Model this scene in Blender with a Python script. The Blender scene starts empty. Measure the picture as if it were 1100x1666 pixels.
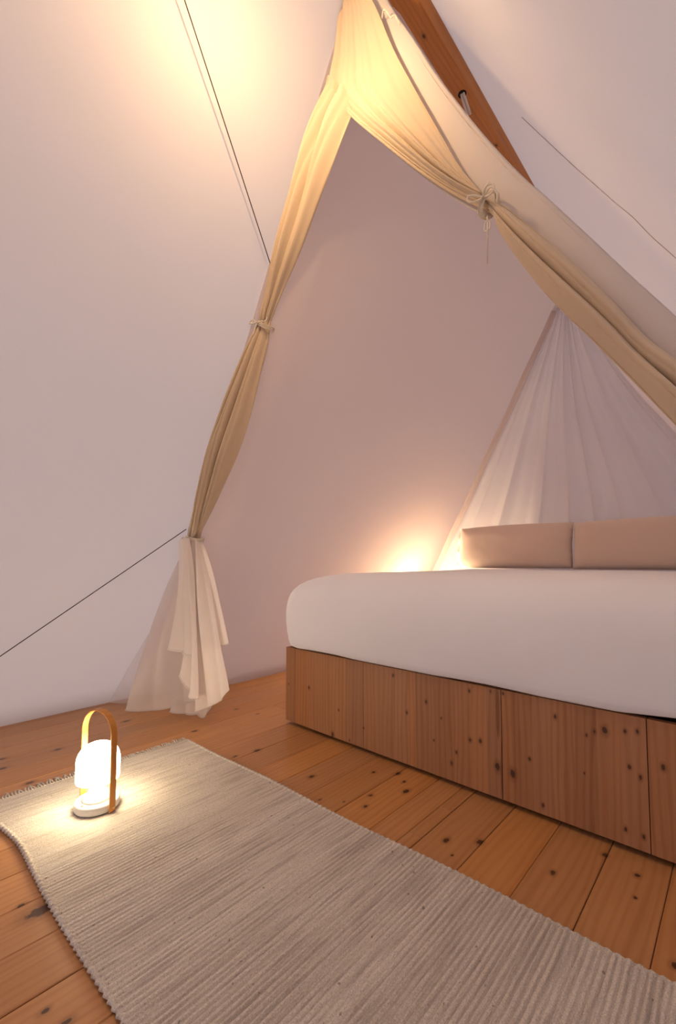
import bpy, bmesh, math, random
from mathutils import Vector, noise

random.seed(7)
sc = bpy.context.scene
COL = sc.collection

# ------------------------------------------------------------------ camera
cam_data = bpy.data.cameras.new('camera')
cam_data.sensor_fit = 'VERTICAL'
cam_data.sensor_height = 36.0
cam_data.lens = 718.0 / 1666.0 * 36.0
cam_data.shift_y = (872.0 - 833.0) / 1666.0
cam_data.clip_start = 0.02
cam = bpy.data.objects.new('camera', cam_data)
COL.objects.link(cam)
cam.location = (0.0, 0.0, 0.75)
cam.rotation_euler = (math.radians(90 + 3.2), 0.0, math.radians(42.5))
sc.camera = cam

# ------------------------------------------------------------------ dusk sky, exposure
world = bpy.data.worlds.new('dusk_sky')
sc.world = world
world.use_nodes = True
wn = world.node_tree
wn.nodes.clear()
w_out = wn.nodes.new('ShaderNodeOutputWorld')
w_bg = wn.nodes.new('ShaderNodeBackground')
w_bg.inputs['Strength'].default_value = 1.6
w_co = wn.nodes.new('ShaderNodeTexCoord')
w_sep = wn.nodes.new('ShaderNodeSeparateXYZ')
w_map = wn.nodes.new('ShaderNodeMapRange')
w_map.inputs['From Min'].default_value = -0.05
w_map.inputs['From Max'].default_value = 0.6
w_mix = wn.nodes.new('ShaderNodeMix')
w_mix.data_type = 'RGBA'
w_mix.inputs['A'].default_value = (0.77, 0.69, 0.72, 1)      # rosy horizon
w_mix.inputs['B'].default_value = (0.71, 0.675, 0.80, 1)      # lavender zenith
wn.links.new(w_co.outputs['Generated'], w_sep.inputs[0])
wn.links.new(w_sep.outputs['Z'], w_map.inputs['Value'])
wn.links.new(w_map.outputs['Result'], w_mix.inputs['Factor'])
wn.links.new(w_mix.outputs['Result'], w_bg.inputs['Color'])
wn.links.new(w_bg.outputs[0], w_out.inputs['Surface'])

sc.view_settings.view_transform = 'Standard'
sc.view_settings.look = 'None'
sc.view_settings.gamma = 1.0
sc.view_settings.use_curve_mapping = False
sc.view_settings.exposure = 0.42

PENDANT_POWER = 15.5            # strength of the bulb under the ridge
LANTERN_GLOW = 21.0             # lamp on the rug
NIGHT_GLOW = 115.0               # lamp behind the mattress
WARM = (1.0, 0.66, 0.34)

# ------------------------------------------------------------------ measured points
LEFT_FLAP_A = [(-1.075, 1.128, 2.564), (-1.092, 1.133, 2.532), (-1.137, 1.129, 2.451), (-1.190, 1.122, 2.356), (-1.264, 1.119, 2.222), (-1.352, 1.121, 2.064), (-1.437, 1.133, 1.911), (-1.492, 1.134, 1.813), (-1.512, 1.140, 1.776), (-1.563, 1.127, 1.684), (-1.628, 1.106, 1.567), (-1.716, 1.090, 1.409), (-1.802, 1.083, 1.253), (-1.892, 1.082, 1.091), (-1.962, 1.092, 0.965), (-2.003, 1.096, 0.892), (-2.027, 1.107, 0.848)]
LEFT_FLAP_B = [(-0.916, 1.100, 2.336), (-0.939, 1.100, 2.299), (-0.999, 1.110, 2.248), (-1.077, 1.125, 2.175), (-1.163, 1.140, 2.090), (-1.261, 1.150, 1.978), (-1.374, 1.158, 1.870), (-1.439, 1.162, 1.798), (-1.463, 1.165, 1.768), (-1.474, 1.162, 1.681), (-1.515, 1.155, 1.555), (-1.576, 1.150, 1.391), (-1.658, 1.145, 1.234), (-1.782, 1.145, 1.086), (-1.880, 1.145, 0.978), (-1.955, 1.145, 0.901), (-1.976, 1.145, 0.848)]
RIGHT_FLAP_A = [(-0.978, 1.100, 2.899), (-0.853, 1.100, 2.641), (-0.767, 1.100, 2.392), (-0.695, 1.100, 2.210), (-0.636, 1.100, 2.068), (-0.593, 1.100, 1.965), (-0.550, 1.100, 1.863), (-0.509, 1.100, 1.784), (-0.459, 1.100, 1.704), (-0.420, 1.100, 1.663), (-0.363, 1.100, 1.583), (-0.301, 1.100, 1.493), (-0.244, 1.100, 1.404), (-0.186, 1.100, 1.308), (-0.134, 1.100, 1.216), (-0.084, 1.100, 1.148), (-0.031, 1.100, 1.071)]
RIGHT_FLAP_B = [(-1.014, 1.100, 2.934), (-1.002, 1.100, 2.778), (-1.023, 1.100, 2.605), (-1.048, 1.100, 2.470), (-0.936, 1.100, 2.283), (-0.818, 1.100, 2.118), (-0.680, 1.100, 1.931), (-0.570, 1.100, 1.794), (-0.461, 1.100, 1.675), (-0.437, 1.100, 1.611), (-0.392, 1.100, 1.517), (-0.338, 1.100, 1.417), (-0.279, 1.100, 1.319), (-0.218, 1.100, 1.225), (-0.158, 1.100, 1.131), (-0.089, 1.100, 1.021), (-0.035, 1.100, 0.938)]
PANEL_FREE = [(-0.887, 1.120, 2.830), (-0.804, 1.120, 2.616), (-0.721, 1.120, 2.434), (-0.645, 1.120, 2.259), (-0.548, 1.120, 2.057), (-0.460, 1.120, 1.887), (-0.382, 1.120, 1.750), (-0.338, 1.120, 1.682), (-0.245, 1.120, 1.529), (-0.164, 1.120, 1.394), (-0.082, 1.120, 1.261), (-0.019, 1.120, 1.153)]
PANEL_SEAM = [(-1.008, 1.120, 2.950), (-0.909, 1.120, 2.713), (-0.818, 1.120, 2.452), (-0.746, 1.120, 2.267), (-0.680, 1.120, 2.115), (-0.589, 1.120, 1.917), (-0.515, 1.120, 1.780), (-0.456, 1.120, 1.701), (-0.342, 1.120, 1.532), (-0.237, 1.120, 1.362), (-0.147, 1.120, 1.215), (-0.041, 1.120, 1.067)]
D_TOP = [(-2.017, 1.095, 0.841), (-1.961, 1.090, 0.857), (-1.939, 1.100, 0.857), (-1.939, 1.130, 0.840)]
D_BACK = [(-2.292, 0.949, 0.006), (-2.191, 1.017, 0.006), (-2.115, 1.090, 0.023), (-1.992, 1.120, 0.069), (-1.887, 1.130, 0.100)]
D_BACKM = [(-2.242, 1.040, 0.427), (-2.151, 1.060, 0.449), (-2.064, 1.080, 0.455), (-1.999, 1.100, 0.459), (-1.903, 1.110, 0.466)]
D_LOW = [(-2.108, 1.081, 0.006), (-2.027, 1.108, 0.006), (-1.957, 1.150, 0.011)]
D_LOWM = [(-2.123, 1.120, 0.322), (-2.049, 1.130, 0.330), (-1.962, 1.130, 0.341)]
D_C = [(-1.866, 1.090, 0.064), (-1.795, 1.100, 0.094), (-1.722, 1.110, 0.131), (-1.658, 1.120, 0.192)]
D_CM = [(-1.907, 1.090, 0.468), (-1.842, 1.090, 0.474), (-1.775, 1.090, 0.480), (-1.731, 1.100, 0.483)]
D_TAIL = [(-1.912, 1.120, 0.035), (-1.890, 1.130, 0.015), (-1.829, 1.140, 0.077)]
D_TAILM = [(-1.945, 1.120, 0.345), (-1.889, 1.120, 0.352), (-1.836, 1.120, 0.359)]
D_R = [(-1.846, 1.110, 0.359), (-1.744, 1.120, 0.365), (-1.672, 1.120, 0.385)]
D_RM = [(-1.892, 1.110, 0.611), (-1.817, 1.110, 0.615), (-1.755, 1.110, 0.623)]
D_A = [(-2.074, 1.050, 0.320), (-1.941, 1.040, 0.323), (-1.853, 1.050, 0.317)]
D_AM = [(-2.026, 1.060, 0.608), (-1.937, 1.050, 0.612), (-1.882, 1.060, 0.614)]
D_B = [(-1.944, 1.050, 0.219), (-1.880, 1.050, 0.142), (-1.794, 1.050, 0.140)]
D_BM = [(-1.911, 1.060, 0.499), (-1.855, 1.050, 0.504), (-1.834, 1.060, 0.505)]
CORNER = [(-2.148, 1.110, 0.631), (-2.281, 1.049, 0.390), (-2.371, 0.997, 0.228), (-2.491, 0.931, 0.004), (-2.380, 1.020, 0.010)]
CORD_A = [(-1.098, 0.500, 2.434), (-1.138, 0.580, 2.381), (-1.390, 1.108, 1.963)]
CORD_B = [(-1.979, 1.074, 0.902), (-2.272, 0.418, 0.356), (-2.381, 0.210, 0.178)]
RSEAM = [(-0.565, 1.673, 2.466), (-0.396, 1.660, 2.161), (-0.328, 1.646, 2.039), (-0.266, 1.632, 1.927), (-0.215, 1.614, 1.836), (-0.171, 1.620, 1.755), (-0.113, 1.610, 1.651), (-0.034, 1.609, 1.510)]
FLOOR_KNOTS = [(-1.449, 1.104, 0.008, 0.013), (-1.134, 1.102, 0.008, 0.013), (-0.995, 1.274, 0.006, 0.009), (-0.926, 1.326, 0.008, 0.013), (-0.878, 1.290, 0.006, 0.009), (-0.838, 1.244, 0.009, 0.015), (-0.908, 1.145, 0.006, 0.009), (-0.880, 1.085, 0.006, 0.009), (-1.009, 1.016, 0.004, 0.007), (-0.945, 1.059, 0.003, 0.005), (-0.617, 1.105, 0.008, 0.012), (-0.547, 1.159, 0.008, 0.012), (-0.576, 1.060, 0.003, 0.005), (-0.366, 1.164, 0.006, 0.010), (-0.289, 1.324, 0.007, 0.010), (-0.215, 1.293, 0.006, 0.009), (-0.206, 1.207, 0.004, 0.005), (-0.121, 1.059, 0.007, 0.010), (-1.141, 0.298, 0.017, 0.027), (-1.190, 0.275, 0.005, 0.009), (-0.888, 0.244, 0.005, 0.008), (-0.841, 0.262, 0.006, 0.010), (-2.159, 0.886, 0.009, 0.016), (-1.811, 1.040, 0.009, 0.015), (-1.447, 1.105, 0.009, 0.015), (-2.040, 0.575, 0.009, 0.015), (-1.808, 0.428, 0.009, 0.016), (-2.004, 0.389, 0.009, 0.015), (-2.099, 0.406, 0.008, 0.014), (-1.917, 1.332, 0.007, 0.012), (-1.783, 1.363, 0.006, 0.010), (-1.466, 1.016, 0.006, 0.011)]
BED_KNOTS = [(-1.434, 0.190, 0.005, 0.007), (-1.291, 0.024, 0.007, 0.011), (-1.256, 0.133, 0.003, 0.005), (-0.840, 0.254, 0.005, 0.007), (-0.921, 0.199, 0.004, 0.007), (-0.981, 0.322, 0.004, 0.006), (-0.781, 0.212, 0.003, 0.004), (-0.726, 0.114, 0.004, 0.006), (-0.745, 0.073, 0.005, 0.007), (-0.677, 0.324, 0.004, 0.006), (-1.568, 0.181, 0.003, 0.004), (-0.811, 0.130, 0.003, 0.004), (-1.198, 0.026, 0.003, 0.005), (-1.124, 0.093, 0.003, 0.004), (-0.677, 0.167, 0.005, 0.007), (-0.642, 0.173, 0.005, 0.008), (-0.587, 0.111, 0.008, 0.013), (-0.540, 0.103, 0.009, 0.014), (-0.489, 0.162, 0.004, 0.006), (-0.415, 0.303, 0.004, 0.007), (-0.454, 0.041, 0.004, 0.007), (-0.315, 0.286, 0.004, 0.006), (-0.335, 0.272, 0.003, 0.005), (-0.290, 0.296, 0.007, 0.011), (-0.244, 0.305, 0.004, 0.006), (-0.217, 0.312, 0.004, 0.007), (-0.237, 0.217, 0.004, 0.006), (-0.213, 0.197, 0.004, 0.007), (-0.250, 0.056, 0.004, 0.007), (-0.211, 0.052, 0.004, 0.006), (-0.165, 0.238, 0.005, 0.008), (-0.343, 0.167, 0.002, 0.004), (-0.605, 0.337, 0.003, 0.005), (-0.565, 0.338, 0.003, 0.005)]
# ------------------------------------------------------------------ helpers
def link(o, parent=None):
    COL.objects.link(o)
    if parent is not None:
        o.parent = parent
    return o

def mesh(name, verts, faces, mat, parent=None, smooth=False):
    me = bpy.data.meshes.new(name)
    me.from_pydata([tuple(v) for v in verts], [], faces)
    if smooth:
        me.polygons.foreach_set('use_smooth', [True] * len(me.polygons))
    me.materials.append(mat)
    me.update()
    return link(bpy.data.objects.new(name, me), parent)

def empty(name, loc=(0, 0, 0)):
    o = bpy.data.objects.new(name, None)
    o.empty_display_size = 0.1
    o.location = loc
    return link(o)

def tag(o, label=None, cat=None, group=None, kind=None):
    for k, v in (('label', label), ('category', cat), ('group', group), ('kind', kind)):
        if v:
            o[k] = v
    return o

def sol(o, t, off=0.0):
    m = o.modifiers.new('thickness', 'SOLIDIFY')
    m.thickness = t
    m.offset = off
    return o

def bev(o, w, seg=2):
    m = o.modifiers.new('bevel', 'BEVEL')
    m.width = w
    m.segments = seg
    m.limit_method = 'ANGLE'
    return o

def box_vf(x0, x1, y0, y1, z0, z1):
    v = [(x, y, z) for z in (z0, z1) for y in (y0, y1) for x in (x0, x1)]
    f = [(0, 2, 3, 1), (4, 5, 7, 6), (0, 1, 5, 4), (2, 6, 7, 3), (0, 4, 6, 2), (1, 3, 7, 5)]
    return v, f

def box(name, x0, x1, y0, y1, z0, z1, mat, parent=None, b=0.0):
    v, f = box_vf(x0, x1, y0, y1, z0, z1)
    o = mesh(name, v, f, mat, parent)
    if b:
        bev(o, b)
    return o

def grid_faces(n, m, close_u=False, close_v=False, base=0):
    f = []
    for i in range(n if close_u else n - 1):
        for j in range(m if close_v else m - 1):
            a = base + i * m + j
            b_ = base + i * m + (j + 1) % m
            c = base + ((i + 1) % n) * m + (j + 1) % m
            d = base + ((i + 1) % n) * m + j
            f.append((a, b_, c, d))
    return f

def lathe(name, prof, mat, parent=None, n=48, c=(0, 0, 0), smooth=True):
    v = []
    for r, z in prof:
        for k in range(n):
            a = 2 * math.pi * k / n
            v.append((c[0] + r * math.cos(a), c[1] + r * math.sin(a), c[2] + z))
    f = grid_faces(len(prof), n, close_v=True)
    if prof[0][0] > 1e-4:
        f.append(tuple(reversed(range(n))))
    if prof[-1][0] > 1e-4:
        b0 = (len(prof) - 1) * n
        f.append(tuple(range(b0, b0 + n)))
    return mesh(name, v, f, mat, parent, smooth)

def crom(pts, per=6):
    P = [Vector(p) for p in pts]
    P = [P[0] * 2 - P[1]] + P + [P[-1] * 2 - P[-2]]
    out = []
    for i in range(1, len(P) - 2):
        p0, p1, p2, p3 = P[i - 1:i + 3]
        for k in range(per):
            t = k / per
            out.append(0.5 * ((2 * p1) + (p2 - p0) * t + (2 * p0 - 5 * p1 + 4 * p2 - p3) * t * t
                              + (3 * p1 - p0 - 3 * p2 + p3) * t ** 3))
    out.append(P[-2].copy())
    return out

def tube_vf(pts, r, n=8, base=0):
    P = [Vector(p) for p in pts]
    v = []
    last = Vector((0.31, 0.2, 0.93))
    for i, p in enumerate(P):
        t = (P[min(i + 1, len(P) - 1)] - P[max(i - 1, 0)]).normalized()
        a = (last - t * last.dot(t))
        if a.length < 1e-4:
            a = t.orthogonal()
        a.normalize()
        last = a
        b = t.cross(a)
        rr = r[i] if isinstance(r, (list, tuple)) else r
        for k in range(n):
            g = 2 * math.pi * k / n
            v.append(p + a * (rr * math.cos(g)) + b * (rr * math.sin(g)))
    f = grid_faces(len(P), n, close_v=True, base=base)
    f.append(tuple(base + k for k in reversed(range(n))))
    f.append(tuple(base + (len(P) - 1) * n + k for k in range(n)))
    return v, f

def tubes(name, lines, r, mat, parent=None, n=8):
    V, F = [], []
    for pts in lines:
        v, f = tube_vf(pts, r, n, len(V))
        V += v
        F += f
    return mesh(name, V, F, mat, parent, True)

def ridge_wave(x):
    """rounded crests with tight valleys, like gathered cotton"""
    return abs(math.sin(x)) ** 0.75 * 2 - 1.0

# ------------------------------------------------------------------ materials
class NT:
    def __init__(self, name):
        self.m = bpy.data.materials.new(name)
        self.m.use_nodes = True
        self.t = self.m.node_tree
        self.t.nodes.clear()
        self.out = self.t.nodes.new('ShaderNodeOutputMaterial')
    def n(self, kind, **kw):
        nd = self.t.nodes.new('ShaderNode' + kind)
        for k, v in kw.items():
            setattr(nd, k, v)
        return nd
    def l(self, a, b):
        self.t.links.new(a, b)
    def put(self, sock, v):
        if hasattr(v, 'is_output') or isinstance(v, bpy.types.NodeSocket):
            self.l(v, sock)
        else:
            sock.default_value = v
    def math(self, op, a, b=0.0, clamp=False):
        nd = self.n('Math', operation=op, use_clamp=clamp)
        self.put(nd.inputs[0], a)
        self.put(nd.inputs[1], b)
        return nd.outputs[0]
    def vmath(self, op, a, b):
        nd = self.n('VectorMath', operation=op)
        self.put(nd.inputs[0], a)
        self.put(nd.inputs[1], b)
        return nd.outputs['Value'] if op in ('LENGTH', 'DISTANCE') else nd.outputs[0]
    def noise(self, vec, scale=1.0, detail=3.0, rough=0.5):
        nd = self.n('TexNoise')
        self.l(vec, nd.inputs['Vector'])
        nd.inputs['Scale'].default_value = scale
        nd.inputs['Detail'].default_value = detail
        nd.inputs['Roughness'].default_value = rough
        return nd.outputs['Fac']
    def rng(self, v, a, b, c, d, smooth=False):
        nd = self.n('MapRange')
        if smooth:
            nd.interpolation_type = 'SMOOTHSTEP'
        self.put(nd.inputs['Value'], v)
        for s, q in zip(('From Min', 'From Max', 'To Min', 'To Max'), (a, b, c, d)):
            nd.inputs[s].default_value = q
        return nd.outputs['Result']
    def mix(self, f, a, b, blend='MIX'):
        nd = self.n('Mix', data_type='RGBA', blend_type=blend)
        self.put(nd.inputs['Factor'], f)
        self.put(nd.inputs['A'], a)
        self.put(nd.inputs['B'], b)
        return nd.outputs['Result']
    def bump(self, h, strength, dist):
        nd = self.n('Bump')
        nd.inputs['Strength'].default_value = strength
        nd.inputs['Distance'].default_value = dist
        self.l(h, nd.inputs['Height'])
        return nd.outputs['Normal']
    def pos(self):
        return self.n('NewGeometry').outputs['Position']
    def objco(self):
        return self.n('TexCoord').outputs['Object']

def rgb(r, g, b):
    return (r, g, b, 1.0)

def cloth(name, col, trans=0.25, tcol=None, weave=900.0, wav=0.25, see=0.0, rough=0.9):
    """woven cloth: diffuse, partly letting light through"""
    q = NT(name)
    p = q.objco()
    big = q.noise(p, 3.0, 3.0)
    fine = q.noise(p, weave, 1.0)
    c = q.mix(q.rng(big, 0.3, 0.7, 0, 1), tuple(x * 0.97 for x in col[:3]) + (1,), col)
    c = q.mix(q.rng(fine, 0.3, 0.7, 0, 0.12), c, tuple(x * 0.8 for x in col[:3]) + (1,))
    h = q.math('ADD', q.math('MULTIPLY', big, 6.0), q.math('MULTIPLY', fine, 0.08))
    nrm = q.bump(h, wav, 0.006)
    d = q.n('BsdfDiffuse')
    q.l(c, d.inputs['Color'])
    d.inputs['Roughness'].default_value = rough
    q.l(nrm, d.inputs['Normal'])
    t = q.n('BsdfTranslucent')
    t.inputs['Color'].default_value = tcol or col
    q.l(nrm, t.inputs['Normal'])
    m = q.n('MixShader')
    m.inputs[0].default_value = trans
    q.l(d.outputs[0], m.inputs[1])
    q.l(t.outputs[0], m.inputs[2])
    sh = m.outputs[0]
    if see:
        tr = q.n('BsdfTransparent')
        m2 = q.n('MixShader')
        m2.inputs[0].default_value = see
        q.l(sh, m2.inputs[1])
        q.l(tr.outputs[0], m2.inputs[2])
        sh = m2.outputs[0]
    q.l(sh, q.out.inputs['Surface'])
    return q.m

def simple(name, col, rough=0.6, metal=0.0, spec=0.4):
    q = NT(name)
    p = q.n('BsdfPrincipled')
    n = q.noise(q.objco(), 40.0, 3.0)
    q.l(q.mix(q.rng(n, 0.3, 0.7, 0, 1), tuple(x * 0.92 for x in col[:3]) + (1,), col), p.inputs['Base Color'])
    p.inputs['Roughness'].default_value = rough
    p.inputs['Metallic'].default_value = metal
    p.inputs['Specular IOR Level'].default_value = spec
    q.l(p.outputs[0], q.out.inputs['Surface'])
    return q.m

def glow(name, col, strength):
    q = NT(name)
    e = q.n('Emission')
    e.inputs['Color'].default_value = col
    e.inputs['Strength'].default_value = strength
    q.l(e.outputs[0], q.out.inputs['Surface'])
    return q.m

def pine(name, axis, light, dark, knots=(), kplane=None, rough=0.5, tint=0.35, knot_col=(0.05, 0.018, 0.008, 1), streaks=()):
    """pine with long grain along an axis (0 x, 1 y, 2 z); knots listed in the kplane axes, each (a, b, ra, rb)"""
    q = NT(name)
    info = q.n('ObjectInfo')
    rnd = info.outputs['Random']
    p = q.pos()
    off = q.n('CombineXYZ')
    q.l(q.math('MULTIPLY', rnd, 17.0), off.inputs[axis])
    q.l(q.math('MULTIPLY', rnd, 5.3), off.inputs[(axis + 1) % 3])
    v = q.vmath('ADD', p, off.outputs[0])
    s = [1.0, 1.0, 1.0]
    s[axis] = 0.06
    st = q.vmath('MULTIPLY', v, tuple(s))
    # rings swell around the grain
    swell = q.noise(q.vmath('MULTIPLY', v, tuple(0.35 if i == axis else 5.0 for i in range(3))), 3.0, 2.0)
    rings = q.n('TexWave', wave_type='BANDS', bands_direction=('X', 'Y', 'Z')[(axis + 1) % 3 if axis == 2 else (0 if axis == 1 else 1)])
    q.l(q.vmath('MULTIPLY', v, tuple(0.10 if i == axis else 1.0 for i in range(3))), rings.inputs['Vector'])
    rings.inputs['Scale'].default_value = 16.0
    rings.inputs['Distortion'].default_value = 7.0
    rings.inputs['Detail'].default_value = 2.0
    rings.inputs['Detail Scale'].default_value = 1.2
    fib = q.noise(st, 260.0, 4.0, 0.6)
    streak = q.noise(st, 34.0, 3.0)
    t = q.math('ADD', q.math('MULTIPLY', q.rng(rings.outputs['Fac'], 0.35, 1.0, 0, 1), 0.42), q.math('MULTIPLY', q.rng(streak, 0.35, 0.72, 0, 1), 0.34))
    t = q.math('ADD', t, q.math('MULTIPLY', q.rng(fib, 0.35, 0.7, 0, 1), 0.20), True)
    t = q.math('MULTIPLY', t, q.rng(swell, 0.3, 0.7, 0.55, 1.1), True)
    c = q.mix(t, light, dark)
    # each board its own tone
    c = q.mix(q.math('MULTIPLY', rnd, tint), c, q.mix(0.5, dark, light), 'MIX')
    hsv = q.n('HueSaturation')
    q.l(q.rng(q.math('FRACT', q.math('MULTIPLY', rnd, 7.31)), 0, 1, 1.0 - tint * 0.45, 1.0 + tint * 0.30), hsv.inputs['Value'])
    q.l(q.rng(q.math('FRACT', q.math('MULTIPLY', rnd, 3.7)), 0, 1, 0.97, 1.03), hsv.inputs['Saturation'])
    q.l(c, hsv.inputs['Color'])
    c = hsv.outputs[0]
    acc = None
    halo = None
    if knots:
        wob = q.noise(p, 90.0, 1.0)
        wv = q.math('MULTIPLY', q.math('SUBTRACT', wob, 0.5), 0.9)
        ia, ib = kplane
        for a, b, ra, rb in knots:
            k = [0.0, 0.0, 0.0]
            k[ia], k[ib] = a, b
            g = [0.0, 0.0, 0.0]
            g[ia], g[ib] = 1.0 / ra, 1.0 / rb
            d = q.vmath('LENGTH', q.vmath('MULTIPLY', q.vmath('SUBTRACT', p, tuple(k)), tuple(g)), (0, 0, 0))
            acc = d if acc is None else q.math('MINIMUM', acc, d)
        acc2 = q.math('ADD', acc, wv)
        halo = q.rng(acc2, 0.9, 2.4, 0.45, 0.0, True)
        c = q.mix(halo, c, q.mix(0.6, dark, knot_col))
        c = q.mix(q.rng(acc2, 0.6, 1.05, 0.92, 0.0, True), c, knot_col)
    for a, b_, ra, rb in streaks:               # dark resin streaks
        k, g = [0.0] * 3, [0.0] * 3
        k[kplane[0]], k[kplane[1]] = a, b_
        g[kplane[0]], g[kplane[1]] = 1.0 / ra, 1.0 / rb
        d = q.vmath('LENGTH', q.vmath('MULTIPLY', q.vmath('SUBTRACT', p, tuple(k)), tuple(g)), (0, 0, 0))
        c = q.mix(q.rng(d, 0.6, 1.05, 0.75, 0.0, True), c, rgb(0.15, 0.050, 0.016))
    b = q.n('BsdfPrincipled')
    q.l(c, b.inputs['Base Color'])
    b.inputs['Roughness'].default_value = rough
    b.inputs['Specular IOR Level'].default_value = 0.5
    q.l(q.bump(fib, 0.12, 0.002), b.inputs['Normal'])
    q.l(b.outputs[0], q.out.inputs['Surface'])
    return q.m

M_CANVAS = cloth('white_canvas', rgb(0.66, 0.62, 0.595), 0.52, rgb(0.82, 0.775, 0.745), 700.0, 0.10)
M_LINING = cloth('cotton_lining', rgb(0.78, 0.72, 0.70), 0.90, rgb(0.97, 0.905, 0.87), 700.0, 0.10)
M_PANEL = cloth('white_gable_cloth', rgb(0.80, 0.74, 0.70), 0.20, None, 700.0, 0.08)
M_FLAP = cloth('cream_cotton', rgb(0.78, 0.66, 0.51), 0.22, rgb(0.85, 0.68, 0.46), 800.0, 0.10)
M_SKIRT = cloth('white_voile', rgb(0.90, 0.84, 0.81), 0.26, None, 900.0, 0.10, 0.06)
M_UNDER = cloth('thin_voile', rgb(0.78, 0.72, 0.70), 0.32, None, 900.0, 0.10, 0.20)
M_GAUZE = cloth('thin_gauze', rgb(0.80, 0.75, 0.75), 0.3, None, 900.0, 0.05, 0.55)
M_SEAM = cloth('flat_felled_seam', rgb(0.70, 0.66, 0.64), 0.5, None, 900.0, 0.05)
M_SHEER = cloth('sheer_white_net', rgb(0.82, 0.77, 0.79), 0.45, None, 900.0, 0.08, 0.06)
M_TIE = cloth('white_tie_tape', rgb(0.82, 0.76, 0.66), 0.15, None, 900.0, 0.05)
M_LINEN = cloth('white_bed_linen', rgb(0.86, 0.87, 0.91), 0.0, None, 1100.0, 0.18)
M_CUSHION = cloth('sand_cushion_cotton', rgb(0.78, 0.64, 0.56), 0.05, None, 1100.0, 0.10)
M_ROPE = cloth('white_rope_fibre', rgb(0.75, 0.70, 0.64), 0.0, None, 500.0, 0.4)
M_CORD = simple('black_cord', rgb(0.035, 0.025, 0.022), 0.8)
M_FLOOR = pine('pine_floor', 1, rgb(0.52, 0.26, 0.100), rgb(0.36, 0.145, 0.045), FLOOR_KNOTS, (0, 1), 0.36, 0.26)
M_BED = pine('pine_bed_boards', 2, rgb(0.40, 0.190, 0.085), rgb(0.24, 0.088, 0.030), BED_KNOTS, (0, 2), 0.55, 0.30, streaks=[(-0.583, 0.28, 0.0075, 0.095), (-0.574, 0.10, 0.003, 0.10)])
M_BEAM = pine('ridge_beam_wood', 1, rgb(0.66, 0.25, 0.045), rgb(0.42, 0.135, 0.020), [(-0.862, 1.45, 0.006, 0.012), (-0.84, 2.1, 0.005, 0.01)], (0, 1), 0.5, 0.2)
M_DARK = simple('dark_void', rgb(0.02, 0.012, 0.009), 0.9)
M_OAK = pine('bent_oak', 2, rgb(0.60, 0.27, 0.06), rgb(0.42, 0.16, 0.03), (), None, 0.4, 0.1)
M_LAMPWHITE = simple('white_lamp_body', rgb(0.66, 0.64, 0.63), 0.35)
M_GLOW = glow('lamp_shade_glow', rgb(1.0, 0.80, 0.50), LANTERN_GLOW)
M_NIGHT = glow('night_lamp_glow', rgb(1.0, 0.76, 0.46), NIGHT_GLOW)
M_BULB = glow('pendant_bulb_glow', rgb(*WARM), 1.0)
M_BRASS = simple('brass_stud', rgb(0.60, 0.40, 0.16), 0.35, 0.9)

def rug_material():
    q = NT('woven_wool_rug')
    p = q.pos()
    along = q.vmath('MULTIPLY', p, (1.0, 0.05, 1.0))
    band = q.noise(along, 9.0, 3.0)
    rib = q.noise(along, 120.0, 2.0)
    thread = q.noise(q.vmath('MULTIPLY', p, (1.0, 0.45, 1.0)), 260.0, 2.0, 0.7)
    fuzz = q.noise(p, 420.0, 2.0, 0.7)
    c = q.mix(q.rng(band, 0.35, 0.65, 0, 1), rgb(0.66, 0.60, 0.53), rgb(0.80, 0.745, 0.67))
    c = q.mix(q.rng(rib, 0.47, 0.66, 0, 0.5), c, rgb(0.31, 0.27, 0.235))
    c = q.mix(q.rng(thread, 0.45, 0.72, 0, 0.34), c, rgb(0.78, 0.72, 0.66))
    c = q.mix(q.rng(fuzz, 0.35, 0.62, 0.45, 0.0), c, rgb(0.24, 0.205, 0.175))
    # shade between ribs painted in as darker stripes at rib pitch, clearer towards one end
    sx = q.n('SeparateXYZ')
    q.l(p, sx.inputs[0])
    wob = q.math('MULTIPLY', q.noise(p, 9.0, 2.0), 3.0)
    rib_shade = q.math('SINE', q.math('ADD', q.math('MULTIPLY', sx.outputs['X'], 2 * math.pi / 0.0118), wob))
    rib_shade = q.math('MULTIPLY', q.rng(rib_shade, -0.2, 0.9, 0.0, 1.0, True), q.rng(sx.outputs['X'], -1.5, -0.6, 0.10, 0.55))
    rib_shade = q.math('MULTIPLY', rib_shade, q.rng(band, 0.3, 0.6, 1.0, 0.45))
    c = q.mix(rib_shade, c, rgb(0.36, 0.315, 0.27))
    fleck = q.noise(q.vmath('MULTIPLY', p, (1.0, 0.7, 1.0)), 110.0, 0.0)
    c = q.mix(q.rng(fleck, 0.80, 0.84, 0, 0.55), c, rgb(0.10, 0.075, 0.06))
    b = q.n('BsdfPrincipled')
    q.l(c, b.inputs['Base Color'])
    b.inputs['Roughness'].default_value = 0.95
    b.inputs['Specular IOR Level'].default_value = 0.1
    q.l(q.bump(q.math('ADD', thread, q.math('MULTIPLY', fuzz, 0.8)), 0.8, 0.003), b.inputs['Normal'])
    q.l(b.outputs[0], q.out.inputs['Surface'])
    return q.m
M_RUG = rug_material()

# ------------------------------------------------------------------ setting: outer tent
RX, RZ, SL = -0.85, 2.99, 0.5552          # ridge and lean of the canvas
Y0, Y1 = -1.9, 4.25

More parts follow.
